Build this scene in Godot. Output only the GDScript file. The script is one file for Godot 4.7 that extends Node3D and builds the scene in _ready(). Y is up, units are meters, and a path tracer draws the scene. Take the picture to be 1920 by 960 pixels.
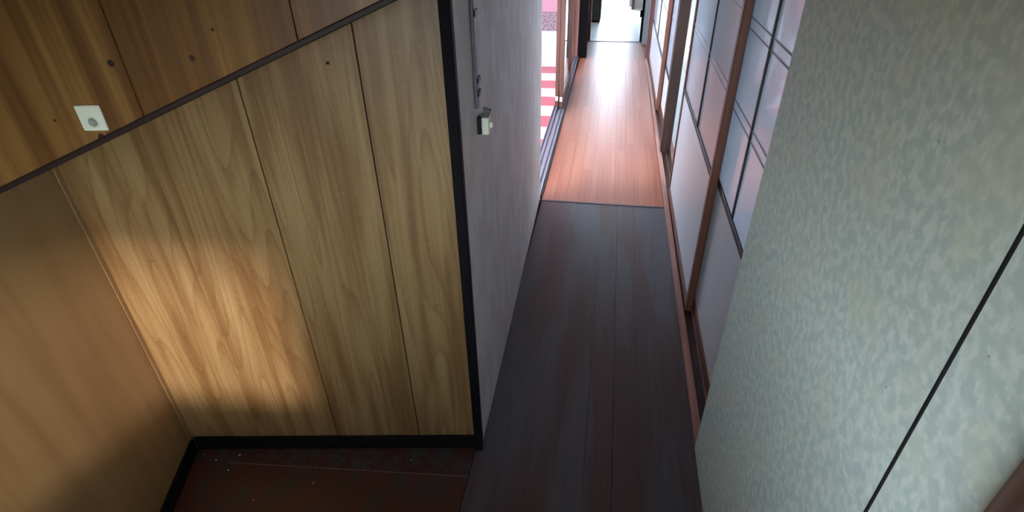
extends Node3D
# An old house hallway seen from a stair nook: units are metres, -Z runs down the passage, +X is to the right of it.

var M := {}          # materials by name
var used := {}       # how often each top-level name was taken

# ---------------------------------------------------------------- textures
func noise_bytes(w: int, h: int, freq: float, seed_: int, octaves := 3, stretch := 1) -> PackedByteArray:
	var n := FastNoiseLite.new()
	n.seed = seed_
	n.noise_type = FastNoiseLite.TYPE_SIMPLEX_SMOOTH
	n.frequency = freq
	n.fractal_octaves = octaves
	var im := n.get_image(w, maxi(4, h / stretch), false, false, true)
	im.convert(Image.FORMAT_L8)
	if stretch > 1:
		im.resize(w, h, Image.INTERPOLATE_CUBIC)
	return im.get_data()

func picture(w: int, h: int, rgb: PackedByteArray) -> ImageTexture:
	var im := Image.create_from_data(w, h, false, Image.FORMAT_RGB8, rgb)
	return ImageTexture.create_from_image(im)

func put(d: PackedByteArray, i: int, c: Vector3) -> void:
	d[i * 3] = clampi(int(c.x), 0, 255)
	d[i * 3 + 1] = clampi(int(c.y), 0, 255)
	d[i * 3 + 2] = clampi(int(c.z), 0, 255)

# Printed or sliced wood: growth rings as contour bands of a stretched noise, with fibres along the height.
func wood(w: int, h: int, seed_: int, base: Vector3, dark: Vector3, light: Vector3, rings: float, ring_amount: float, fibre: float, flecks := 0.0, freq := 0.006) -> ImageTexture:
	var a := noise_bytes(w, h, freq, seed_, 2, 8)
	var b := noise_bytes(w, h, 0.09, seed_ + 1, 2, 40)
	var c := noise_bytes(w, h, 0.014, seed_ + 2, 3, 9)
	var e := noise_bytes(w, h, 0.05, seed_ + 3, 2, 1)
	var d := PackedByteArray()
	d.resize(w * h * 3)
	for y in h:
		for x in w:
			var i := y * w + x
			var t := a[i] / 255.0 * rings + (e[i] - 128) / 255.0 * 0.06
			var f := t - floorf(t)
			var ring := pow(f, 3.5) if f < 0.93 else (1.0 - f) / 0.07
			var broad := c[i] / 255.0
			var col := base.lerp(light, clampf((broad - 0.45) * 1.8, 0.0, 1.0)).lerp(dark, clampf((0.48 - broad) * 1.8, 0.0, 0.5))
			col = col.lerp(dark, ring * ring_amount * (0.35 + 0.65 * e[i] / 255.0))
			col += Vector3.ONE * (b[i] - 128) * fibre
			if flecks > 0.0:
				var k := sin(y * 0.35 + c[i] * 0.05) * 0.5 + 0.5
				col = col.lerp(light * 1.06, pow(k, 10.0) * clampf((e[i] - 150) / 60.0, 0.0, 1.0) * flecks)
			put(d, i, col)
	return picture(w, h, d)

# Mottled wallpaper: soft pale and dark blots, short upright streaks, a few dark flecks.
func wallpaper(w: int, h: int, seed_: int) -> ImageTexture:
	var a := noise_bytes(w, h, 0.034, seed_, 3)
	var b := noise_bytes(w, h, 0.07, seed_ + 1, 3, 2)
	var c := noise_bytes(w, h, 0.006, seed_ + 2, 2)
	var e := noise_bytes(w, h, 0.045, seed_ + 3, 2)
	var d := PackedByteArray()
	d.resize(w * h * 3)
	var base := Vector3(213, 225, 211)
	for i in w * h:
		var t := smoothstep(0.30, 0.70, a[i] / 255.0)
		var u := smoothstep(0.35, 0.7, b[i] / 255.0)
		var col := base.lerp(Vector3(192, 207, 196), (1.0 - t) * 0.7).lerp(Vector3(230, 237, 225), t * u * 0.7)
		col = col.lerp(Vector3(220, 222, 196), clampf((c[i] - 150) / 120.0, 0.0, 0.35))
		if e[i] > 234:
			col = col.lerp(Vector3(104, 106, 92), clampf((e[i] - 234) / 14.0, 0.0, 0.8))
		put(d, i, col)
	return picture(w, h, d)

# Two-tone stained surface: patches of noise between two colours with fine grain.
func patches(w: int, h: int, seed_: int, one: Vector3, two: Vector3, freq: float, grain: float, stretch := 1, low := 0.35, high := 0.65, specks := 0.0, speck := Vector3(190, 185, 180)) -> ImageTexture:
	var a := noise_bytes(w, h, freq, seed_, 4, stretch)
	var b := noise_bytes(w, h, 0.12, seed_ + 1, 3, maxi(1, stretch * 2))
	var e := noise_bytes(w, h, 0.06, seed_ + 2, 2)
	var d := PackedByteArray()
	d.resize(w * h * 3)
	for i in w * h:
		var col := one.lerp(two, smoothstep(low, high, a[i] / 255.0)) + Vector3.ONE * (b[i] - 128) * grain
		if specks > 0.0 and e[i] > 228:
			col = col.lerp(speck, clampf((e[i] - 228) / 20.0, 0.0, 1.0) * specks)
		put(d, i, col)
	return picture(w, h, d)

func mat(key: String, color: Color, rough: float, tex: Texture2D = null, spec := 0.5) -> StandardMaterial3D:
	var m := StandardMaterial3D.new()
	m.resource_name = key
	m.albedo_color = color
	m.roughness = rough
	m.metallic_specular = spec
	if tex:
		m.albedo_texture = tex
	M[key] = m
	return m

# ---------------------------------------------------------------- meshes
func face(st: SurfaceTool, p: Array, uv: Array, n: Vector3) -> void:
	var order := range(p.size())
	if (p[1] - p[0]).cross(p[2] - p[0]).dot(n) > 0.0:
		order.reverse()
	for k in range(1, p.size() - 1):
		for j in [order[0], order[k], order[k + 1]]:
			st.set_normal(n)
			st.set_uv(uv[j])
			st.add_vertex(p[j])

# A box with chamfered edges; its sides run along u, v and n, textures are laid in metres over u and v.
func box_mesh(u: Vector3, v: Vector3, n: Vector3, scale: Vector2, offset: Vector2, ch: float) -> ArrayMesh:
	var st := SurfaceTool.new()
	st.begin(Mesh.PRIMITIVE_TRIANGLES)
	var ax := [u.normalized(), v.normalized(), n.normalized()]
	var ln := [u.length(), v.length(), n.length()]
	var c := minf(ch, minf(ln[0], minf(ln[1], ln[2])) * 0.3)
	var at := func(q: Array) -> Vector3: return ax[0] * q[0] + ax[1] * q[1] + ax[2] * q[2]
	var tx := func(q: Array, axis: int) -> Vector2:
		var w := Vector2(q[0], q[1]) if axis == 2 else Vector2(q[2], q[1]) if axis == 0 else Vector2(q[0], q[2])
		return w * scale + offset
	for a in 3:
		var b: int = (a + 1) % 3
		var d: int = (a + 2) % 3
		for s in 2:
			var qs := []
			for k in [[0, 0], [1, 0], [1, 1], [0, 1]]:
				var q := [0.0, 0.0, 0.0]
				q[a] = ln[a] * s
				q[b] = c if k[0] == 0 else ln[b] - c
				q[d] = c if k[1] == 0 else ln[d] - c
				qs.append(q)
			face(st, qs.map(at), qs.map(func(q): return tx.call(q, a)), ax[a] * (1.0 if s else -1.0))
		for s in 2:
			for r in 2:
				var qs := []
				for k in [[0, 0], [1, 0], [1, 1], [0, 1]]:
					var q := [0.0, 0.0, 0.0]
					var outer: bool = k[0] == 0
					q[a] = ln[a] * s if outer else (c if s == 0 else ln[a] - c)
					q[b] = (c if r == 0 else ln[b] - c) if outer else ln[b] * r
					q[d] = c if k[1] == 0 else ln[d] - c
					qs.append(q)
				var nn: Vector3 = (ax[a] * (1.0 if s else -1.0) + ax[b] * (1.0 if r else -1.0)).normalized()
				face(st, qs.map(at), qs.map(func(q): return tx.call(q, a if a != 1 else b)), nn)
	for s in 8:
		var sg := [s & 1, (s >> 1) & 1, (s >> 2) & 1]
		var qs := []
		for a in 3:
			var q := [0.0, 0.0, 0.0]
			for j in 3:
				q[j] = ln[j] * sg[j] if j == a else (c if sg[j] == 0 else ln[j] - c)
			qs.append(q)
		var nn: Vector3 = Vector3.ZERO
		for j in 3:
			nn += ax[j] * (1.0 if sg[j] else -1.0)
		face(st, qs.map(at), qs.map(func(q): return tx.call(q, 2)), nn.normalized())
	return st.commit()

# A flat polygon given over the axes u and v, drawn out to a thickness along n.
func prism_mesh(poly: PackedVector2Array, u: Vector3, v: Vector3, n: Vector3, thick: float, scale: Vector2, offset: Vector2) -> ArrayMesh:
	var st := SurfaceTool.new()
	st.begin(Mesh.PRIMITIVE_TRIANGLES)
	var tri := Geometry2D.triangulate_polygon(poly)
	for s in [0.0, 1.0]:
		for k in range(0, tri.size(), 3):
			var p := []
			var t := []
			for j in 3:
				var q := poly[tri[k + j]]
				p.append(u * q.x + v * q.y + n * thick * s)
				t.append(q * scale + offset)
			face(st, p, t, n if s > 0.5 else -n)
	for k in poly.size():
		var a := poly[k]
		var b := poly[(k + 1) % poly.size()]
		var mid := (a + b) * 0.5
		var across := (b - a).orthogonal().normalized()
		if Geometry2D.is_point_in_polygon(mid + across * 0.0005, poly):
			across = -across
		var pa := u * a.x + v * a.y
		var pb := u * b.x + v * b.y
		face(st, [pa, pb, pb + n * thick, pa + n * thick], [a * scale + offset, b * scale + offset, b * scale + offset + Vector2(thick, thick) * scale, a * scale + offset + Vector2(thick, thick) * scale], (u * across.x + v * across.y).normalized())
	return st.commit()

# A turned shape: profile of (radius, height) pairs round the axis.
func lathe_mesh(profile: Array, axis: Vector3, sides := 20) -> ArrayMesh:
	var st := SurfaceTool.new()
	st.begin(Mesh.PRIMITIVE_TRIANGLES)
	var e := axis.normalized()
	var p := e.cross(Vector3(0.3, 0.8, 0.52)).normalized()
	var q := e.cross(p)
	for k in range(profile.size() - 1):
		for s in sides:
			var a0 := TAU * s / sides
			var a1 := TAU * (s + 1) / sides
			var r0 := p * cos(a0) + q * sin(a0)
			var r1 := p * cos(a1) + q * sin(a1)
			var f: Vector2 = profile[k]
			var g: Vector2 = profile[k + 1]
			var slope := Vector2(g.y - f.y, f.x - g.x)
			var nn := ((r0 + r1).normalized() * slope.x + e * slope.y).normalized()
			face(st, [r0 * f.x + e * f.y, r1 * f.x + e * f.y, r1 * g.x + e * g.y + r1 * 1e-6, r0 * g.x + e * g.y], [Vector2.ZERO, Vector2.ZERO, Vector2.ZERO, Vector2.ZERO], nn)
	return st.commit()

# ---------------------------------------------------------------- nodes
func numbered(called: String) -> String:
	if not used.has(called):
		used[called] = 0
		return called
	used[called] += 1
	return "%s_%03d" % [called, used[called]]

func thing(called: String, label: String, category: String, at := Vector3.ZERO, kind := "", group := "") -> Node3D:
	var o := Node3D.new()
	o.name = numbered(called)
	add_child(o)
	o.position = at
	o.set_meta("label", label)
	o.set_meta("category", category)
	if kind:
		o.set_meta("kind", kind)
	if group:
		o.set_meta("group", group)
	return o

func part(parent: Node3D, called: String, mesh: Mesh, material: String, at: Vector3, label := "") -> MeshInstance3D:
	var o := MeshInstance3D.new()
	o.name = called
	o.mesh = mesh
	o.material_override = M[material]
	o.cast_shadow = GeometryInstance3D.SHADOW_CASTING_SETTING_ON
	parent.add_child(o, true)
	var base := Vector3.ZERO
	var up: Node = parent
	while up is Node3D and up != self:
		base += up.position
		up = up.get_parent()
	o.position = at - base
	if label:
		o.set_meta("label", label)
	return o

# A chamfered board from corner o along u, v (the grain) and n, given in world metres.
func board(parent: Node3D, called: String, material: String, o: Vector3, u: Vector3, v: Vector3, n: Vector3, scale := Vector2.ONE, offset := Vector2.ZERO, ch := 0.0015, label := "") -> MeshInstance3D:
	return part(parent, called, box_mesh(u, v, n, scale, offset, ch), material, o, label)

# The same from two opposite corners; grain names the axis along which the wood runs.
func block(parent: Node3D, called: String, material: String, lo: Vector3, hi: Vector3, grain := 1, scale := Vector2(2, 0.7), offset := Vector2.ZERO, ch := 0.0015, label := "") -> MeshInstance3D:
	var d := hi - lo
	var X := Vector3(d.x, 0, 0)
	var Y := Vector3(0, d.y, 0)
	var Z := Vector3(0, 0, d.z)
	if grain == 2:
		return board(parent, called, material, lo, X, Z, Y, scale, offset, ch, label)
	if grain == 0:
		return board(parent, called, material, lo, Z, X, Y, scale, offset, ch, label)
	return board(parent, called, material, lo, X if absf(d.x) > absf(d.z) else Z, Y, Z if absf(d.x) > absf(d.z) else X, scale, offset, ch, label)

# ---------------------------------------------------------------- the place
const CEIL := 2.4
const A := Vector3(-1.3557, 0, -1.0823)      # foot of the inner corner of the nook
const S := Vector3(0.98724, 0, -0.15926)     # along the nook's panelled wall
const N := Vector3(0.15926, 0, 0.98724)      # out of that wall
const L := Vector3(0.30009, 0, 0.95391)      # along the nook's side wall, towards the stair
const LN := Vector3(0.95391, 0, -0.30009)    # out of the side wall

func _ready() -> void:
	var cam := Camera3D.new()
	cam.name = "camera"
	cam.fov = 49.55
	cam.near = 0.02
	cam.far = 200.0
	cam.transform = Transform3D(Basis(Vector3(0.98585, -0.01834, -0.16663), Vector3(-0.07567, 0.83830, -0.53993), Vector3(0.14959, 0.54490, 0.82505)).orthonormalized(), Vector3(0, 1.65, 0))
	add_child(cam)
	cam.current = true

	var sky_mat := ProceduralSkyMaterial.new()
	sky_mat.sky_top_color = Color(0.78, 0.87, 0.98)
	sky_mat.sky_horizon_color = Color(0.93, 0.97, 1.0)
	sky_mat.ground_bottom_color = Color(0.30, 0.30, 0.29)
	sky_mat.ground_horizon_color = Color(0.42, 0.42, 0.41)
	sky_mat.energy_multiplier = 1.0
	var sky := Sky.new()
	sky.sky_material = sky_mat
	var env := Environment.new()
	env.background_mode = Environment.BG_SKY
	env.sky = sky
	env.background_energy_multiplier = 26.0
	env.tonemap_mode = Environment.TONE_MAPPER_LINEAR
	env.tonemap_exposure = 1.0
	env.sdfgi_enabled = true
	env.ssao_enabled = true
	env.ssil_enabled = true
	var we := WorldEnvironment.new()
	we.name = "environment"
	we.environment = env
	add_child(we)

	# hazy low sun that comes in through the little stair window
	var sun := DirectionalLight3D.new()
	sun.name = "sun"
	sun.light_color = Color(1.0, 0.945, 0.94)
	sun.light_energy = 2.2
	sun.light_angular_distance = 4.0
	sun.shadow_enabled = true
	var el := deg_to_rad(21.0)
	var az := deg_to_rad(33.0)
	sun.basis = Basis.looking_at(Vector3(-sin(az) * cos(el), -sin(el), -cos(az) * cos(el)))
	add_child(sun)

	make_materials()
	build_floors()
	build_nook()
	build_hall_walls()
	build_passage_right()
	build_passage_left()
	build_far_room()
	build_shell()
	build_fittings()

func make_materials() -> void:
	mat("veneer", Color.WHITE, 0.42, wood(1024, 1536, 11, Vector3(131, 103, 64), Vector3(95, 65, 33), Vector3(146, 121, 80), 10.0, 0.70, 0.06, 0.30, 0.0045))
	mat("veneer_upper", Color.WHITE, 0.38, wood(1024, 1024, 47, Vector3(112, 77, 36), Vector3(80, 50, 20), Vector3(142, 107, 57), 7.0, 0.40, 0.07, 0.0, 0.004))
	mat("veneer_side", Color.WHITE, 0.45, wood(768, 1280, 83, Vector3(131, 103, 66), Vector3(116, 88, 55), Vector3(136, 109, 72), 4.0, 0.15, 0.03, 0.0, 0.005))
	mat("wallpaper", Color.WHITE, 0.7, wallpaper(1024, 1690, 5))
	mat("white_board", Color.WHITE, 0.6, patches(512, 1024, 21, Vector3(190, 176, 170), Vector3(200, 189, 186), 0.012, 0.02, 2, 0.3, 0.7, 0.25, Vector3(160, 150, 148)))
	mat("dark_plank", Color.WHITE, 0.38, patches(512, 1024, 33, Vector3(74, 55, 52), Vector3(77, 71, 75), 0.009, 0.04, 4, 0.35, 0.65, 0.3, Vector3(120, 116, 118)))
	mat("orange_plank", Color.WHITE, 0.38, wood(512, 1024, 61, Vector3(154, 88, 62), Vector3(138, 74, 50), Vector3(162, 98, 72), 7.0, 0.15, 0.05, 0.0))
	mat("red_board", Color.WHITE, 0.42, patches(1024, 512, 71, Vector3(74, 41, 34), Vector3(62, 50, 49), 0.008, 0.05, 1, 0.42, 0.72, 0.5, Vector3(150, 150, 150)))
	mat("dusty_board", Color.WHITE, 0.55, patches(1024, 512, 75, Vector3(66, 38, 33), Vector3(62, 58, 59), 0.02, 0.10, 1, 0.35, 0.75, 0.6, Vector3(170, 172, 170)))
	mat("brown_wood", Color.WHITE, 0.40, wood(256, 512, 91, Vector3(104, 60, 43), Vector3(74, 39, 28), Vector3(120, 74, 56), 6.0, 0.4, 0.12))
	mat("dark_wood", Color.WHITE, 0.38, wood(256, 512, 95, Vector3(56, 33, 26), Vector3(40, 22, 17), Vector3(66, 40, 32), 6.0, 0.4, 0.1))
	mat("mauve_wood", Color.WHITE, 0.45, wood(256, 512, 103, Vector3(104, 64, 64), Vector3(80, 46, 46), Vector3(118, 76, 76), 6.0, 0.4, 0.12))
	mat("grey_wood", Color.WHITE, 0.5, wood(256, 512, 99, Vector3(98, 76, 66), Vector3(72, 54, 46), Vector3(112, 90, 80), 6.0, 0.4, 0.12))
	mat("sill_wood", Color.WHITE, 0.42, wood(256, 512, 97, Vector3(158, 108, 92), Vector3(118, 76, 62), Vector3(176, 128, 112), 5.0, 0.35, 0.12))
	mat("plaster", Color(0.80, 0.78, 0.74), 0.85)
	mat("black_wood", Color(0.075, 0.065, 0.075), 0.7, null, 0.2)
	mat("moulding", Color(0.14, 0.07, 0.05), 0.6)
	mat("groove", Color(0.07, 0.06, 0.055), 0.8)
	mat("joint", Color(0.025, 0.03, 0.03), 0.8)
	mat("lattice", Color(0.17, 0.15, 0.15), 0.5)
	mat("lattice_pale", Color(0.58, 0.55, 0.57), 0.5)
	mat("door_board", Color(0.84, 0.84, 0.84), 0.32)
	mat("aluminium", Color(0.62, 0.62, 0.65), 0.4).metallic = 0.6
	mat("cream_plastic", Color(0.86, 0.87, 0.78), 0.35)
	mat("socket_dark", Color(0.30, 0.31, 0.29), 0.5)
	mat("socket_grey", Color(0.55, 0.58, 0.52), 0.5)
	mat("dark_metal", Color(0.10, 0.10, 0.105), 0.4).metallic = 0.4
	mat("grey_metal", Color(0.42, 0.43, 0.45), 0.45).metallic = 0.5
	mat("white_plastic", Color(0.90, 0.90, 0.88), 0.4)
	mat("pale_edge", Color(0.66, 0.69, 0.69), 0.5)
	mat("tile_red", Color(0.78, 0.36, 0.38), 0.4)
	mat("tile_white", Color(0.88, 0.87, 0.86), 0.4)
	mat("pink_wall", Color(0.80, 0.56, 0.60), 0.8)
	mat("white_wall", Color(0.88, 0.87, 0.87), 0.8)
	mat("stone", Color.WHITE, 0.9, patches(256, 256, 15, Vector3(140, 110, 114), Vector3(168, 140, 146), 0.08, 0.3))
	mat("pale_floor", Color(0.92, 0.94, 0.95), 0.30)
	mat("dark_cloth", Color(0.16, 0.15, 0.145), 0.9)
	mat("knot_smudge", Color(0.17, 0.09, 0.045), 0.6)
	var milk := mat("milk_glass", Color(0.88, 0.90, 0.92), 0.10)
	milk.backlight_enabled = true
	milk.backlight = Color(0.64, 0.66, 0.69)
	milk.clearcoat_enabled = true
	milk.clearcoat = 0.6
	milk.clearcoat_roughness = 0.04
	var g := mat("glass", Color(0.95, 0.98, 0.98, 0.10), 0.02)
	g.transparency = BaseMaterial3D.TRANSPARENCY_ALPHA

func build_floors() -> void:
	var f := thing("floor_hall", "worn dark brown plank floor of the narrow hall", "floor", Vector3(0, 0, -1.4), "structure")
	var w := 0.765 / 8.0
	for k in 8:
		var x0 := -0.3700 + k * w
		var gap := 0.0012 if k == 4 else 0.0002
		board(f, "plank", "dark_plank", Vector3(x0 + gap, -0.02, -3.165), Vector3(w - 2 * gap, 0, 0), Vector3(0, 0, 3.66), Vector3(0, 0.02, 0), Vector2(1.1, 0.26), Vector2(0.45 + x0 * 1.1 + k * 0.004, 0.02), 0.0003)
	block(f, "underlay", "groove", Vector3(-0.40, -0.1, -3.165), Vector3(0.40, -0.0205, 0.5), 2)
	block(f, "end_strip", "dark_plank", Vector3(-0.375, -0.02, -3.182), Vector3(0.3925, 0.003, -3.166), 0, Vector2(1, 0.5), Vector2.ZERO, 0.001)
	var nf := thing("floor_nook", "dusty reddish brown board floor of the panelled nook", "floor", Vector3(-0.85, 0, -0.7), "structure")
	# the boards run a little askew to the passage; the first joint is filled with pale dust
	var seam := func(x: float, d: float) -> float: return -1.051 - 0.089 * (x + 1.195) + d
	var starts := [-0.34, 0.0, 0.30, 0.60, 0.90, 1.20, 1.50]
	var ends := [-1.55, -0.3722]
	for k in 6:
		var poly := PackedVector2Array()
		for q in [[ends[0], starts[k]], [ends[1], starts[k]], [ends[1], starts[k + 1]], [ends[0], starts[k + 1]]]:
			poly.append(Vector2(q[0], clampf(seam.call(q[0], q[1] - (0.001 if q[1] == starts[k + 1] else -0.001)), -1.4, 0.5)))
		part(nf, "floorboard", prism_mesh(poly, Vector3.RIGHT, Vector3.BACK, Vector3.UP, 0.02, Vector2(0.8, 1.3), Vector2(0.2 + k * 0.3, k * 0.17)), "dusty_board" if k == 0 else "red_board", Vector3(0, -0.02, 0))
	var line := PackedVector2Array([Vector2(-1.22, seam.call(-1.22, -0.001)), Vector2(-0.3722, seam.call(-0.3722, -0.001)), Vector2(-0.3722, seam.call(-0.3722, 0.001)), Vector2(-1.22, seam.call(-1.22, 0.001))])
	part(nf, "joint_dust", prism_mesh(line, Vector3.RIGHT, Vector3.BACK, Vector3.UP, 0.0199, Vector2(3, 3), Vector2.ZERO), "stone", Vector3(0, -0.02, 0), "pale dust in the joint")
	for q in [[-1.324, -1.067, 2.2], [-1.267, -1.051, 3.0], [-1.196, -1.084, 3.4], [-1.199, -1.02, 2.6], [-0.883, -1.02, 2.6], [-0.586, -1.158, 1.8], [-1.05, -0.93, 1.8], [-1.24, -1.075, 1.6]]:
		part(nf, "paint_speck", lathe_mesh([Vector2(q[2] * 0.001, 0), Vector2(q[2] * 0.0007, 0.0006), Vector2(0.0002, 0.0008)], Vector3.UP, 9), "white_wall", Vector3(q[0], 0.0001, q[1]), "white paint speck")
	block(nf, "underlay", "groove", Vector3(-1.55, -0.1, -1.4), Vector3(-0.372, -0.0205, 0.5), 2)
	var p := thing("floor_passage", "glossy orange brown strip floor of the passage beyond the hall", "floor", Vector3(0, 0, -5.0), "structure")
	w = 0.7675 / 10.0
	for k in 10:
		for r in 2:
			var z0: float = [-5.1, -6.93][r] if k % 2 == 0 else [-4.2, -6.93][r]
			var z1: float = [-3.182, -5.101][r] if k % 2 == 0 else [-3.182, -4.201][r]
			board(p, "floor_strip", "orange_plank", Vector3(-0.375 + k * w + 0.0003, -0.02, z0), Vector3(w - 0.0006, 0, 0), Vector3(0, 0, z1 - z0), Vector3(0, 0.02, 0), Vector2(1.4, 0.25), Vector2(k * 0.173 + r * 0.4, k * 0.29 + r * 0.5), 0.0003)
	block(p, "underlay", "groove", Vector3(-0.5, -0.1, -6.93), Vector3(0.4, -0.0205, -3.183), 2)

func build_nook() -> void:
	# panelled wall that faces the stair: sheets of veneer with dark grooves between
	var b := thing("wall_back", "yellow wood veneer wall with upright grooves behind the nook", "wall", A + S * 0.5, "structure")
	var edges := [-0.02, 0.236, 0.512, 0.800, 1.0]
	for k in 4:
		var gap := 0.0004 if k == 0 else 0.0016
		var s0: float = edges[k] + (0.0 if k == 0 else (0.0004 if k == 1 else 0.0016))
		var s1: float = edges[k + 1] - gap
		board(b, "panel", "veneer", A + S * s0 - N * 0.018, S * (s1 - s0), Vector3(0, CEIL, 0), N * 0.008, Vector2(0.85, 0.41), Vector2([0.5, 0.01, 0.25, 0.76][k], 0.005), 0.001)
	board(b, "backing", "groove", A - S * 0.04 - N * 0.10, S * 1.04, Vector3(0, CEIL, 0), N * 0.081)
	board(b, "nail_hole", "groove", A + S * 0.727 - N * 0.0105 + Vector3(0, 1.335, 0), S * 0.008, Vector3(0, 0.006, 0), N * 0.001, Vector2.ONE, Vector2.ZERO, 0.0003)

	var l := thing("wall_left", "plain brown veneer side wall of the nook", "wall", A + L * 0.4, "structure")
	board(l, "panel", "veneer_side", A - L * 0.03 - LN * 0.018, L * 0.93, Vector3(0, CEIL, 0), LN * 0.008, Vector2(1.0, 0.41), Vector2(0.02, 0.005), 0.001)
	board(l, "backing", "groove", A - L * 0.10 - LN * 0.10, L * 1.0, Vector3(0, CEIL, 0), LN * 0.081)
	board(l, "corner_strip", "veneer_side", A - LN * 0.010 - N * 0.010 + Vector3(0, 0.062, 0), L * 0.018, Vector3(0, CEIL - 0.062, 0), LN * 0.003, Vector2(1, 0.5), Vector2(0.6, 0.1), 0.001)

	var bb := thing("baseboard_back", "black baseboard under the grooved veneer wall", "baseboard", A + S * 0.5, "structure")
	board(bb, "board", "black_wood", A - N * 0.010, S * 1.005, Vector3(0, 0.062, 0), N * 0.010, Vector2.ONE, Vector2.ZERO, 0.003)
	var bl := thing("baseboard_left", "black baseboard under the plain brown side wall", "baseboard", A + L * 0.4, "structure")
	board(bl, "board", "black_wood", A - LN * 0.010, L * 0.90, Vector3(0, 0.062, 0), LN * 0.010, Vector2.ONE, Vector2.ZERO, 0.003)

	# the boxed-in stair flight above the nook: its face stands 0.2 m before the panelled wall, its foot slopes
	var o := A + N * 0.20
	var up := thing("wall_upper", "knotty brown veneer face of the boxed stair with sloping foot", "wall", o + S * 0.5 + Vector3(0, 1.3, 0), "structure")
	var foot := func(s: float) -> float: return 1.130 + (s - 0.030) * 0.4055
	var cuts := [0.030, 0.410, 0.754, 1.02]
	for k in 3:
		var s0: float = cuts[k] + (0.0 if k == 0 else 0.0014)
		var s1: float = cuts[k + 1] - 0.0014
		var poly := PackedVector2Array([Vector2(s0, foot.call(s0)), Vector2(s1, foot.call(s1)), Vector2(s1, CEIL), Vector2(s0, CEIL)])
		part(up, "panel", prism_mesh(poly, S, Vector3.UP, N, 0.008, Vector2(0.9, 0.41), Vector2(0.02, 0.005)), "veneer_upper", o - N * 0.008)
	var back := PackedVector2Array([Vector2(0.030, foot.call(0.03)), Vector2(1.02, foot.call(1.02)), Vector2(1.02, CEIL), Vector2(0.030, CEIL)])
	part(up, "backing", prism_mesh(back, S, Vector3.UP, N, 0.02, Vector2.ONE, Vector2.ZERO), "groove", o - N * 0.0285)
	for q in [[0.386, 1.395, 0.007], [0.545, 1.402, 0.0055], [0.60, 1.452, 0.003], [0.306, 1.248, 0.008], [0.225, 1.285, 0.003]]:  # wood knots, plus a dark smudge just below the socket
		var kn := part(up, "knot_smudge", lathe_mesh([Vector2(q[2], 0), Vector2(q[2] * 0.9, 0.0006), Vector2(0.0005, 0.0004)], N, 14), "knot_smudge", o + S * q[0] + Vector3(0, q[1], 0))
		kn.scale = Vector3(1, 1, 1)
	var t := thing("trim_1", "thin dark brown sloping moulding under the boxed stair", "moulding", o + S * 0.5 + Vector3(0, 1.32, 0), "structure")
	var along := (S + Vector3(0, 0.4055, 0)).normalized()
	var side := (Vector3.UP - S * 0.4055).normalized()
	board(t, "strip", "moulding", o + S * 0.030 + Vector3(0, 1.130, 0) - side * 0.006 - N * 0.008, side * 0.012, along * 1.07, N * 0.016, Vector2.ONE, Vector2.ZERO, 0.002)

	# black corner post where the nook meets the white hall wall
	var c := thing("trim_2", "black upright corner post beside the grooved veneer wall", "post", A + S * 1.01, "structure")
	board(c, "post", "black_wood", A + S * 0.9955 - N * 0.10, S * 0.0265, Vector3(0, CEIL, 0), N * 0.112, Vector2.ONE, Vector2.ZERO, 0.0025)

func build_hall_walls() -> void:
	# white boards between the black post and the sliding glass doors
	var w0 := Vector3(-0.352, 0, -1.275)
	var w1 := Vector3(-0.388, 0, -3.20)
	var d := (w1 - w0).normalized()
	var n := Vector3(-d.z, 0, d.x)
	if n.x < 0.0:
		n = -n
	var w := thing("wall_hall", "greyish white board wall with thin upright joints", "wall", (w0 + w1) * 0.5, "structure")
	var at := [0.0, 0.415, 1.235, 1.925]
	for k in 3:
		board(w, "panel", "white_board", w0 + d * (at[k] + 0.001) - n * 0.008, d * (at[k + 1] - at[k] - 0.002), Vector3(0, CEIL, 0), n * 0.008, Vector2(1.1, 0.6), Vector2(k * 0.37, k * 0.21), 0.001)
	board(w, "backing", "groove", w0 + d * 0.0 - n * 0.09, d * 1.915, Vector3(0, CEIL, 0), n * 0.081)
	board(w, "end_board", "white_board", w0 + d * 1.9255 - n * 0.09, d * 0.012, Vector3(0, CEIL, 0), n * 0.09, Vector2(1, 0.6), Vector2(0.2, 0.4))
	board(w, "catch_plate", "dark_metal", w0 + d * 1.9385 - n * 0.03 + Vector3(0, 0.86, 0), d * 0.002, Vector3(0, 0.22, 0), n * 0.028, Vector2.ONE, Vector2.ZERO, 0.0005)

	# mottled green wall at the camera's side
	var g := thing("wall_right", "mottled grey green papered wall with one black upright joint", "wall", Vector3(0.43, 0, -0.5), "structure")
	board(g, "panel", "wallpaper", Vector3(0.395, -0.018, -1.362), Vector3(0, 0, 0.834), Vector3(0, CEIL + 0.018, 0), Vector3(0.009, 0, 0), Vector2(1.0, 0.6), Vector2(0.1, 0.02), 0.001)
	board(g, "panel", "wallpaper", Vector3(0.395, -0.018, -0.522), Vector3(0, 0, 0.8615), Vector3(0, CEIL + 0.018, 0), Vector3(0.009, 0, 0), Vector2(1.0, 0.6), Vector2(0.37, 0.31), 0.001)
	block(g, "joint_strip", "joint", Vector3(0.3942, 0, -0.5275), Vector3(0.404, CEIL, -0.5225), 1, Vector2.ONE, Vector2.ZERO, 0.0004, "black joint strip")
	block(g, "backing", "groove", Vector3(0.4045, 0, -1.362), Vector3(0.50, CEIL, 0.34))
	var p := thing("trim_3", "brown wooden upright post on the green papered wall", "post", Vector3(0.39, 0, -0.35), "structure")
	block(p, "post", "grey_wood", Vector3(0.374, 0, -0.374), Vector3(0.3945, CEIL, -0.27), 1, Vector2(2, 0.6), Vector2.ZERO, 0.003)

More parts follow.
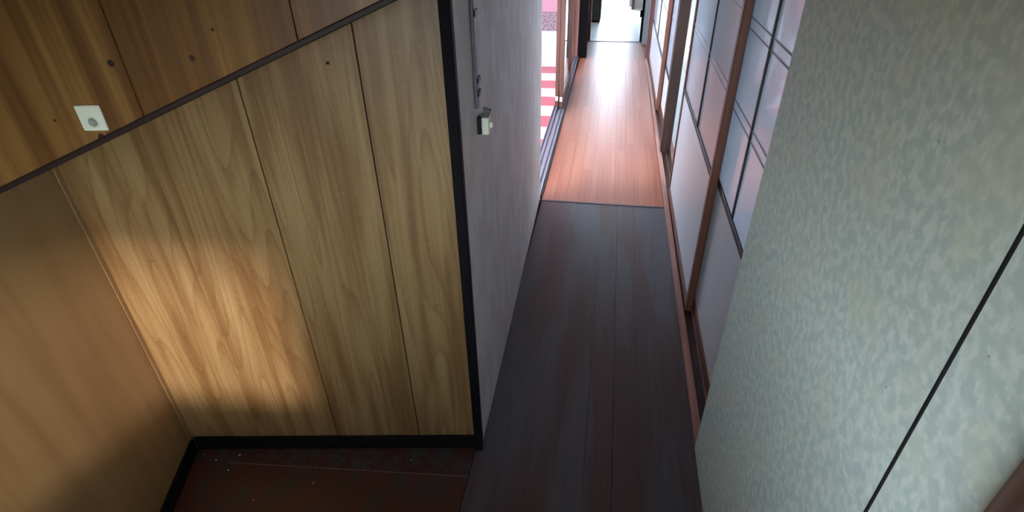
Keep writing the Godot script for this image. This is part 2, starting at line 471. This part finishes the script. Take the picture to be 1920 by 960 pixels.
# A sliding door of the passage: brown stiles and rails, milky glass above a pale board, dark glazing bars.
func sliding_door(called: String, label: String, x: float, z0: float, z1: float, rail: float, bars: Array, uprights: Array, stile := "brown_wood", sw := 0.032) -> Node3D:
	var d := thing(called, label, "sliding door", Vector3(x + 0.015, 0.02, (z0 + z1) * 0.5), "structure")
	var y0 := 0.022
	var y1 := 1.86
	block(d, "stile", stile, Vector3(x, y0, z0), Vector3(x + 0.03, y1, z0 + sw), 1, Vector2(2, 0.6), Vector2(0.1, 0.2), 0.002)
	block(d, "stile", stile, Vector3(x, y0, z1 - sw), Vector3(x + 0.03, y1, z1), 1, Vector2(2, 0.6), Vector2(0.5, 0.7), 0.002)
	block(d, "bottom_rail", stile, Vector3(x + 0.001, y0, z0 + sw), Vector3(x + 0.029, y0 + 0.05, z1 - sw), 2, Vector2(2, 0.6), Vector2(0.3, 0.2), 0.002)
	block(d, "top_rail", stile, Vector3(x + 0.001, y1 - 0.05, z0 + sw), Vector3(x + 0.029, y1, z1 - sw), 2, Vector2(2, 0.6), Vector2(0.2, 0.2), 0.002)
	block(d, "lower_panel", "door_board", Vector3(x + 0.007, y0 + 0.05, z0 + sw), Vector3(x + 0.017, rail - 0.012, z1 - sw), 1, Vector2.ONE, Vector2.ZERO, 0.001)
	block(d, "middle_rail", "lattice", Vector3(x + 0.003, rail - 0.012, z0 + sw), Vector3(x + 0.027, rail + 0.012, z1 - sw), 2, Vector2.ONE, Vector2.ZERO, 0.002)
	block(d, "pane", "milk_glass", Vector3(x + 0.010, rail + 0.012, z0 + sw), Vector3(x + 0.014, y1 - 0.05, z1 - sw), 1, Vector2.ONE, Vector2.ZERO, 0.0005, "milky white glass")
	for u in uprights:
		block(d, "upright_bar", "lattice", Vector3(x + 0.003, rail + 0.012, u - 0.006), Vector3(x + 0.0098, y1 - 0.05, u + 0.006), 1, Vector2.ONE, Vector2.ZERO, 0.001)
	for b in bars:
		block(d, "crossbar", "lattice_pale", Vector3(x + 0.006, b - 0.002, z0 + sw), Vector3(x + 0.0099, b + 0.002, z1 - sw), 2, Vector2.ONE, Vector2.ZERO, 0.0008)
	return d

func build_passage_right() -> void:
	var s := thing("trim_4", "pinkish brown grooved wooden sill under the sliding doors", "sill", Vector3(0.45, 0, -4.1), "structure")
	block(s, "edge", "sill_wood", Vector3(0.3950, -0.02, -6.9), Vector3(0.423, 0.020, -1.364), 2, Vector2(2, 0.4), Vector2.ZERO, 0.003)
	block(s, "groove_bed", "dark_wood", Vector3(0.4235, -0.02, -6.9), Vector3(0.50, 0.008, -1.364), 2, Vector2(2, 0.4))
	block(s, "ridge", "sill_wood", Vector3(0.4562, -0.0, -6.9), Vector3(0.4568, 0.018, -1.364), 2, Vector2(2, 0.4), Vector2(0.3, 0), 0.0002)
	block(s, "ridge", "sill_wood", Vector3(0.490, -0.0, -6.9), Vector3(0.52, 0.018, -1.364), 2, Vector2(2, 0.4), Vector2(0.5, 0), 0.002)
	sliding_door("door_1", "milky glass sliding door beside the green papered wall", 0.4575, -2.20, -1.37, 0.662, [0.965, 1.0, 1.250, 1.285, 1.54, 1.575], [-1.822])
	sliding_door("door_2", "milky glass sliding door with pale free edge beside the open gap", 0.425, -3.35, -2.115, 0.69, [1.02, 1.05, 1.305, 1.335, 1.60, 1.63], [-2.68])
	sliding_door("door_3", "narrow milky glass sliding door behind the dark pillar", 0.4575, -5.05, -4.11, 0.40, [0.80, 1.1, 1.4], [-4.6])
	sliding_door("door_4", "wide milky glass sliding door next to the bright room", 0.425, -6.86, -5.0, 0.45, [0.80, 1.1, 1.4], [-5.9], "brown_wood", 0.045)
	var p := thing("trim_5", "dark brown square pillar standing in the door sill", "pillar", Vector3(0.445, 0, -4.06), "structure")
	block(p, "pillar", "dark_wood", Vector3(0.412, 0.021, -4.105), Vector3(0.485, CEIL, -4.03), 1, Vector2(2, 0.6), Vector2.ZERO, 0.003)
	# the parked inner door whose pale edge shows in the gap, with its lock plates
	var e := thing("door_5", "pale edged door leaf parked in the gap with lock plates", "sliding door", Vector3(0.47, 0, -3.5), "structure")
	block(e, "leaf", "pale_edge", Vector3(0.4585, 0.022, -3.52), Vector3(0.4865, 1.86, -2.215), 1, Vector2.ONE, Vector2.ZERO, 0.002)
	for k in 3:
		block(e, "lock_plate", "white_plastic", Vector3(0.450, [0.60, 0.745, 0.89][k], -3.545), Vector3(0.4845, [0.735, 0.88, 1.03][k], -3.521), 1, Vector2.ONE, Vector2.ZERO, 0.002)
	block(e, "lock_plate", "dark_metal", Vector3(0.447, 0.735, -3.54), Vector3(0.470, 0.745, -3.522), 1)
	block(e, "lock_plate", "dark_metal", Vector3(0.447, 0.88, -3.54), Vector3(0.470, 0.89, -3.522), 1)
	var h := thing("trim_6", "brown lintel over the milky glass sliding doors", "lintel", Vector3(0.45, 1.87, -4.1), "structure")
	block(h, "lintel", "brown_wood", Vector3(0.40, 1.862, -6.9), Vector3(0.50, 1.95, -1.364), 2)
	var w := thing("wall_passage", "plaster wall over the sliding doors", "wall", Vector3(0.45, 1.96, -4.1), "structure")
	block(w, "plaster", "plaster", Vector3(0.41, 1.951, -6.9), Vector3(0.49, CEIL, -1.364), 2)
	var j := thing("trim_7", "reddish brown doorpost between passage and bright room", "post", Vector3(0.4, 0, -6.93), "structure")
	block(j, "post", "mauve_wood", Vector3(0.390, 0, -6.98), Vector3(0.452, CEIL, -6.905), 1, Vector2(2, 0.6), Vector2.ZERO, 0.003)

# A sliding glass door towards the terrace: stiles, rails and one clear pane.
func glass_door(called: String, label: String, x: float, z0: float, z1: float) -> void:
	var d := thing(called, label, "sliding door", Vector3(x + 0.016, 0.03, (z0 + z1) * 0.5), "structure")
	for z in [z0, z1 - 0.05]:
		block(d, "stile", "brown_wood", Vector3(x, 0.03, z), Vector3(x + 0.032, 1.86, z + 0.05), 1, Vector2(2, 0.6), Vector2(0.2, 0.1), 0.003)
	block(d, "bottom_rail", "brown_wood", Vector3(x + 0.001, 0.03, z0 + 0.05), Vector3(x + 0.031, 0.13, z1 - 0.05), 2)
	block(d, "top_rail", "brown_wood", Vector3(x + 0.001, 1.81, z0 + 0.05), Vector3(x + 0.031, 1.86, z1 - 0.05), 2)
	block(d, "pane", "glass", Vector3(x + 0.014, 0.13, z0 + 0.05), Vector3(x + 0.018, 1.81, z1 - 0.05), 1, Vector2.ONE, Vector2.ZERO, 0.0005, "clear glass")
	block(d, "stile_cap", "white_plastic", Vector3(x + 0.004, 0.085, z1), Vector3(x + 0.028, 0.125, z1 + 0.012), 1, Vector2.ONE, Vector2.ZERO, 0.003, "white plastic buffer")

func build_passage_left() -> void:
	var s := thing("trim_8", "grey aluminium door track along the orange passage floor", "track", Vector3(-0.43, 0, -5.0), "structure")
	block(s, "skirting", "moulding", Vector3(-0.3865, -0.02, -6.9), Vector3(-0.3755, 0.012, -3.215), 2)
	block(s, "bed", "aluminium", Vector3(-0.49, -0.05, -6.9), Vector3(-0.387, 0.004, -3.215), 2, Vector2.ONE, Vector2.ZERO, 0.001)
	for k in 4:
		block(s, "rail", "aluminium", Vector3([-0.488, -0.4575, -0.4205, -0.391][k], 0.0045, -6.9), Vector3([-0.482, -0.4525, -0.4155, -0.3875][k], 0.022, -3.215), 2, Vector2.ONE, Vector2.ZERO, 0.001)
	glass_door("door_6", "sliding glass door on the inner track beside the passage", -0.434, -5.88, -4.95)
	glass_door("door_7", "sliding glass door on the outer track beside the terrace", -0.474, -5.90, -4.97)
	var p := thing("trim_9", "pinkish brown doorpost where the glass doors end", "post", Vector3(-0.45, 0, -6.93), "structure")
	block(p, "post", "sill_wood", Vector3(-0.50, 0, -6.98), Vector3(-0.402, CEIL, -6.905), 1, Vector2(2, 0.6), Vector2(0.3, 0.3), 0.003)
	var q := thing("trim_10", "black doorpost beside the way into the bright room", "post", Vector3(-0.35, 0, -6.93), "structure")
	block(q, "post", "black_wood", Vector3(-0.401, 0, -6.99), Vector3(-0.298, CEIL, -6.915), 1, Vector2.ONE, Vector2.ZERO, 0.003)
	var h := thing("trim_11", "brown lintel over the sliding glass doors", "lintel", Vector3(-0.43, 1.87, -5.0), "structure")
	block(h, "lintel", "brown_wood", Vector3(-0.49, 1.862, -6.9), Vector3(-0.387, 1.95, -3.215), 2)
	var w := thing("wall_terrace", "plaster wall over the sliding glass doors", "wall", Vector3(-0.44, 1.96, -5.0), "structure")
	block(w, "plaster", "plaster", Vector3(-0.48, 1.951, -6.9), Vector3(-0.40, CEIL, -3.215), 2)

	# terrace outside: rows of red and white tiles, a plinth and a stone course under a pink wall
	var t := thing("floor_terrace", "terrace floor tiled in red and white rows outside the glass doors", "floor", Vector3(-1.0, -0.05, -5.0), "structure")
	block(t, "bed", "stone", Vector3(-1.75, -0.15, -6.68), Vector3(-0.495, -0.062, -3.0), 2)
	var pitch := 0.2885
	var z := -6.675
	var k := 0
	while z < -3.1:
		for c in 4:
			var x1 := -0.496 - c * 0.31
			block(t, "tile", "tile_red" if k % 2 == 0 else "tile_white", Vector3(x1 - 0.306, -0.0615, z), Vector3(x1, -0.05, z + pitch - 0.004), 2, Vector2.ONE, Vector2.ZERO, 0.002)
		z += pitch
		k += 1
	var o := thing("wall_outside", "pink outer wall with white plinth and grey stone course", "wall", Vector3(-1.1, 0, -6.75), "structure")
	block(o, "plinth", "white_wall", Vector3(-1.75, -0.15, -6.80), Vector3(-0.505, 0.35, -6.68), 0)
	block(o, "stone_course", "stone", Vector3(-1.75, 0.351, -6.80), Vector3(-0.505, 0.545, -6.672), 0, Vector2(2, 2))
	block(o, "render", "pink_wall", Vector3(-1.75, 0.546, -6.80), Vector3(-0.505, 2.6, -6.685), 0)
	var g := thing("added_wall_garden", "unseen pale wall added opposite the sliding glass doors to cut sky light", "wall", Vector3(-1.8, 0, -5.0), "structure")  # unseen wall, added to hold back sky light from the terrace
	block(g, "render", "white_wall", Vector3(-1.85, -0.15, -6.8), Vector3(-1.751, 1.85, -2.9), 2)
	block(g, "coping", "stone", Vector3(-1.88, 1.851, -6.8), Vector3(-1.72, 1.90, -2.9), 2, Vector2(2, 2))
	var e := thing("added_roof_terrace", "unseen wooden eaves added to shade the tiled terrace", "eaves", Vector3(-0.9, 2.45, -5.0), "structure")  # added out of view to keep sky light off the tiles
	block(e, "soffit", "brown_wood", Vector3(-1.38, 2.42, -6.9), Vector3(-0.40, 2.47, -2.9), 2)

func build_far_room() -> void:
	var f := thing("floor_far", "pale shiny floor of the bright far room", "floor", Vector3(0, 0, -8.6), "structure")
	for k in 5:
		block(f, "floor_strip", "orange_plank", Vector3(-0.44 + k * 0.178, -0.02, -7.82), Vector3(-0.2625 + k * 0.178, 0.0, -6.931), 2, Vector2(1.2, 0.4), Vector2(k * 0.3, 0.1), 0.0008)
	block(f, "threshold", "grey_metal", Vector3(-0.44, -0.02, -7.85), Vector3(0.45, 0.006, -7.8205), 0)
	block(f, "floor_sheet", "pale_floor", Vector3(-2.2, -0.02, -10.35), Vector3(2.2, 0.0, -7.851), 0)
	block(f, "underlay", "groove", Vector3(-2.2, -0.1, -10.35), Vector3(2.2, -0.021, -6.931), 0)
	var w := thing("wall_far", "cream wall round the bright glazed door of the far room", "wall", Vector3(0, 0, -10.4), "structure")
	block(w, "plaster", "plaster", Vector3(0.315, 0, -10.45), Vector3(2.2, CEIL, -10.352), 0)
	block(w, "plaster", "plaster", Vector3(-2.2, 0, -10.45), Vector3(-1.9, CEIL, -10.352), 0)
	block(w, "plaster", "plaster", Vector3(-1.9, 2.2, -10.45), Vector3(0.315, CEIL, -10.352), 0)
	var p := thing("trim_12", "brown doorpost beside the bright glazed door of the far room", "post", Vector3(0.29, 0, -10.33), "structure")
	block(p, "post", "brown_wood", Vector3(0.268, 0.0, -10.37), Vector3(0.314, 2.2, -10.30), 1)
	var d := thing("window_1", "floor length window letting daylight into the far room", "window", Vector3(-0.6, 0, -10.4), "structure")
	for x in [-1.9, -0.83, 0.228]:
		block(d, "stile", "aluminium", Vector3(x, 0.03, -10.42), Vector3(x + 0.04, 2.16, -10.38), 1)
	block(d, "bottom_rail", "aluminium", Vector3(-1.9, 0.0, -10.43), Vector3(0.268, 0.012, -10.371), 0)
	block(d, "top_rail", "aluminium", Vector3(-1.9, 2.16, -10.43), Vector3(0.268, 2.2, -10.371), 0)
	block(d, "pane", "glass", Vector3(-1.86, 0.03, -10.402), Vector3(-0.83, 2.16, -10.398), 1, Vector2.ONE, Vector2.ZERO, 0.0005)
	block(d, "pane", "glass", Vector3(-0.79, 0.03, -10.402), Vector3(0.228, 2.16, -10.398), 1, Vector2.ONE, Vector2.ZERO, 0.0005)
	var c := thing("cabinet", "dark grey cabinet standing in the bright far room", "cabinet", Vector3(-0.55, 0, -9.2))
	block(c, "body", "dark_cloth", Vector3(-0.95, 0.03, -9.5), Vector3(-0.21, 1.5, -9.12), 1, Vector2.ONE, Vector2.ZERO, 0.006)
	block(c, "plinth", "black_wood", Vector3(-0.93, 0.0, -9.48), Vector3(-0.22, 0.03, -9.14), 1)
	for k in 2:
		var dr := block(c, "door", "dark_cloth", Vector3(-0.94 + k * 0.365, 0.05, -9.1195), Vector3(-0.58 + k * 0.36, 1.48, -9.105), 1, Vector2.ONE, Vector2.ZERO, 0.003)
		block(dr, "handle", "grey_metal", Vector3(-0.60 + k * 0.05, 0.8, -9.1045), Vector3(-0.59 + k * 0.05, 0.95, -9.09), 1)
	var q := thing("trim_13", "brown narrow post at the threshold of the bright room", "post", Vector3(-0.33, 0, -7.9), "structure")
	block(q, "post", "brown_wood", Vector3(-0.36, 0, -7.93), Vector3(-0.30, CEIL, -7.855), 1)
	var r := thing("trim_14", "black door edge at the threshold of the bright room", "post", Vector3(0.38, 0, -7.83), "structure")
	block(r, "edge", "black_wood", Vector3(0.347, 0, -7.90), Vector3(0.3745, CEIL, -7.853), 1)
	block(r, "latch", "black_wood", Vector3(0.325, 0.30, -7.90), Vector3(0.3465, 0.38, -7.86), 1)
	var v := thing("trim_15", "pale grey post beside the black door edge", "post", Vector3(0.42, 0, -7.75), "structure")
	block(v, "post", "pale_edge", Vector3(0.375, 0, -7.90), Vector3(0.46, CEIL, -7.70), 1)
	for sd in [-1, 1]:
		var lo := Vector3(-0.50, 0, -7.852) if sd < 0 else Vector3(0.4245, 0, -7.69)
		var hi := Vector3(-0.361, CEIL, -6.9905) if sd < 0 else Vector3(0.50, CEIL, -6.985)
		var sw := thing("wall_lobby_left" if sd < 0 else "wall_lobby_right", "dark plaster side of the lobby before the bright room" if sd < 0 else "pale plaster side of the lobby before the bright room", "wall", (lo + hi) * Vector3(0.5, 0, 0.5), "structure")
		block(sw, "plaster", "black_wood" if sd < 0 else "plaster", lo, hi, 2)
	for sd in [-1, 1]:
		var rw := thing("wall_side_left" if sd < 0 else "wall_side_right", "plaster side wall of the bright far room by the cabinet" if sd < 0 else "plaster side wall of the bright far room by the cream wall", "wall", Vector3(2.25 * sd, 0, -9.1), "structure")
		block(rw, "plaster", "plaster", Vector3(2.2 * sd - (0.1 if sd < 0 else 0.0), 0, -10.45), Vector3(2.2 * sd + (0.1 if sd > 0 else 0.0), CEIL, -7.85), 2)
		var fw := thing("wall_return_left" if sd < 0 else "wall_return_right", "plaster return wall of the far room beside the lobby's dark side" if sd < 0 else "plaster return wall of the far room beside the lobby's pale side", "wall", Vector3(1.3 * sd, 0, -7.9), "structure")
		block(fw, "plaster", "plaster", Vector3(-2.2 if sd < 0 else 0.461, 0, -7.95), Vector3(-0.361 if sd < 0 else 2.2, CEIL, -7.853), 0)

func build_shell() -> void:
	var c := thing("ceiling", "plain pale board ceiling", "ceiling", Vector3(0, CEIL, -5), "structure")
	block(c, "board", "plaster", Vector3(-1.7, CEIL + 0.001, -3.2), Vector3(3.3, CEIL + 0.1, 0.7), 2)
	block(c, "board", "plaster", Vector3(-0.5, CEIL + 0.001, -7.0), Vector3(3.3, CEIL + 0.1, -3.201), 2)
	block(c, "board", "plaster", Vector3(-2.3, CEIL + 0.001, -10.5), Vector3(2.3, CEIL + 0.1, -7.001), 2)
	# stair wall behind the camera with its small window
	var zw := 0.5
	var b := thing("wall_stair", "plaster wall round the small stair window", "wall", Vector3(-0.3, 0, zw + 0.06), "structure")
	var wx0 := -0.70
	var wx1 := 0.25
	var wy0 := 1.0
	var wy1 := 1.62
	block(b, "plaster", "plaster", Vector3(-1.7, 0, zw), Vector3(wx0, CEIL, zw + 0.1), 0)
	block(b, "plaster", "plaster", Vector3(wx1, 0, zw), Vector3(0.6, CEIL, zw + 0.1), 0)
	block(b, "plaster", "plaster", Vector3(wx0, 0, zw), Vector3(wx1, wy0, zw + 0.1), 0)
	block(b, "plaster", "plaster", Vector3(wx0, wy1, zw), Vector3(wx1, CEIL, zw + 0.1), 0)
	var w := thing("window_2", "small stair window with wooden frame", "window", Vector3((wx0 + wx1) * 0.5, wy0, zw + 0.07), "structure")
	block(w, "frame", "brown_wood", Vector3(wx0, wy0, zw + 0.06), Vector3(wx0 + 0.02, wy1, zw + 0.09), 1)
	block(w, "frame", "brown_wood", Vector3(wx1 - 0.02, wy0, zw + 0.06), Vector3(wx1, wy1, zw + 0.09), 1)
	block(w, "frame", "brown_wood", Vector3(wx0 + 0.02, wy0, zw + 0.06), Vector3(wx1 - 0.02, wy0 + 0.015, zw + 0.09), 0)
	block(w, "frame", "brown_wood", Vector3(wx0 + 0.02, wy1 - 0.015, zw + 0.06), Vector3(wx1 - 0.02, wy1, zw + 0.09), 0)
	block(w, "pane", "glass", Vector3(wx0 + 0.02, wy0 + 0.015, zw + 0.073), Vector3(wx1 - 0.02, wy1 - 0.015, zw + 0.077), 1, Vector2.ONE, Vector2.ZERO, 0.0005)
	var ev := thing("added_roof_stair", "unseen brown eaves added outside the stair window to soften the sun patch", "eaves", Vector3(-0.3, 2.3, 1.3), "structure")  # added out of view; its edge blurs the top of the sun patch
	board(ev, "soffit", "brown_wood", Vector3(-1.8, 2.52, 0.61), Vector3(3.0, 0, 0), Vector3(0, -0.29, 1.39), Vector3(0, 0.03, 0.006), Vector2(0.5, 0.5))
	var e := thing("wall_landing", "brown veneer wall of the landing beside the stair window", "wall", Vector3(-1.15, 0, 0.1), "structure")
	block(e, "panel", "veneer_side", Vector3(-1.20, 0, -0.27), Vector3(-1.09, CEIL, 0.5), 2)
	# the room behind the sliding doors
	var r := thing("wall_inner", "pale walls of the room behind the sliding doors", "wall", Vector3(2.0, 0, -4.1), "structure")
	block(r, "plaster", "plaster", Vector3(0.505, 0, -1.36), Vector3(3.2, CEIL, -1.26), 0)
	block(r, "plaster", "plaster", Vector3(0.505, 0, -7.0), Vector3(3.2, CEIL, -6.9), 0)
	block(r, "plaster", "plaster", Vector3(3.2, 1.9, -7.0), Vector3(3.3, CEIL, -1.26), 2)
	block(r, "plaster", "plaster", Vector3(3.2, 0, -7.0), Vector3(3.3, 0.75, -1.26), 2)
	var fl := thing("floor_inner", "straw coloured floor of the room behind the sliding doors", "floor", Vector3(1.8, 0, -4.1), "structure")
	block(fl, "mat", "pale_edge", Vector3(0.521, -0.1, -6.9), Vector3(3.2, 0.015, -1.36), 2)
	var wi := thing("window_3", "unseen wide window added to light the room behind the sliding doors", "window", Vector3(3.25, 0.75, -4.1), "structure")  # unseen opening, sized for the daylight it sends through the milky doors
	for z in [-7.0, -5.58, -4.15, -2.72, -1.30]:
		block(wi, "frame", "aluminium", Vector3(3.23, 0.75, z), Vector3(3.27, 1.9, z + 0.04), 1)
	for z in [-6.96, -5.54, -4.11, -2.68]:
		block(wi, "pane", "glass", Vector3(3.248, 0.75, z), Vector3(3.252, 1.9, z + 1.38), 1, Vector2.ONE, Vector2.ZERO, 0.0005)

func build_fittings() -> void:
	# square cream socket on the knotty upper wall
	var o := A + N * 0.2005
	var at := o + S * 0.280 + Vector3(0, 1.2635, 0)
	var t := thing("wall_socket", "small square cream wall socket on the knotty stair face", "socket", at)
	board(t, "plate", "cream_plastic", at, S * 0.0505, Vector3(0, 0.0525, 0), N * 0.006, Vector2.ONE, Vector2.ZERO, 0.002)
	var mid := at + S * 0.0265 + Vector3(0, 0.019, 0) + N * 0.0062
	part(t, "ring", lathe_mesh([Vector2(0.0125, -0.001), Vector2(0.0125, 0.0012), Vector2(0.0115, 0.0018), Vector2(0.010, 0.0012), Vector2(0.0095, -0.001)], N, 28), "cream_plastic", mid)
	part(t, "jack", lathe_mesh([Vector2(0.0094, 0.0), Vector2(0.0062, 0.0004), Vector2(0.0055, 0.003), Vector2(0.003, 0.0036), Vector2(0.0003, 0.0036)], N, 24), "socket_grey", mid, "grey round jack")

	# surface switch on the white boards beside the black post
	var sw := thing("light_switch", "cream surface switch with toggle on a dark block beside black post", "switch", Vector3(-0.355, 1.09, -1.50))
	block(sw, "back_block", "dark_metal", Vector3(-0.3545, 1.088, -1.485), Vector3(-0.3425, 1.137, -1.455), 1, Vector2.ONE, Vector2.ZERO, 0.001)
	block(sw, "cover", "cream_plastic", Vector3(-0.342, 1.088, -1.485), Vector3(-0.322, 1.137, -1.455), 1, Vector2.ONE, Vector2.ZERO, 0.002)
	block(sw, "toggle", "cream_plastic", Vector3(-0.3217, 1.106, -1.478), Vector3(-0.3125, 1.122, -1.462), 1, Vector2.ONE, Vector2.ZERO, 0.002)
	var dark_wedge := PackedVector2Array([Vector2(-0.012, 0.0), Vector2(0.020, 0.0), Vector2(0.026, 0.018), Vector2(0.004, 0.024), Vector2(0.006, 0.012)])  # dark wedge shape on top of the switch
	part(sw, "dark_wedge", prism_mesh(dark_wedge, Vector3.RIGHT, Vector3.UP, Vector3.BACK, 0.012, Vector2.ONE, Vector2.ZERO), "socket_dark", Vector3(-0.342, 1.1375, -1.475))

	# cable duct that comes down to the switch
	var c := thing("cable_duct", "grey metal cable duct running down to the cream switch", "duct", Vector3(-0.355, 1.17, -1.45))
	block(c, "channel", "grey_metal", Vector3(-0.3545, 1.165, -1.462), Vector3(-0.3445, CEIL, -1.44), 1, Vector2.ONE, Vector2.ZERO, 0.002)
	for y in [1.20, 1.235, 1.40]:
		block(c, "clip", "dark_metal", Vector3(-0.3545, y, -1.47), Vector3(-0.3405, y + 0.014, -1.463), 1, Vector2.ONE, Vector2.ZERO, 0.001)
		block(c, "clip", "dark_metal", Vector3(-0.3440, y, -1.463), Vector3(-0.3400, y + 0.014, -1.438), 1, Vector2.ONE, Vector2.ZERO, 0.001)
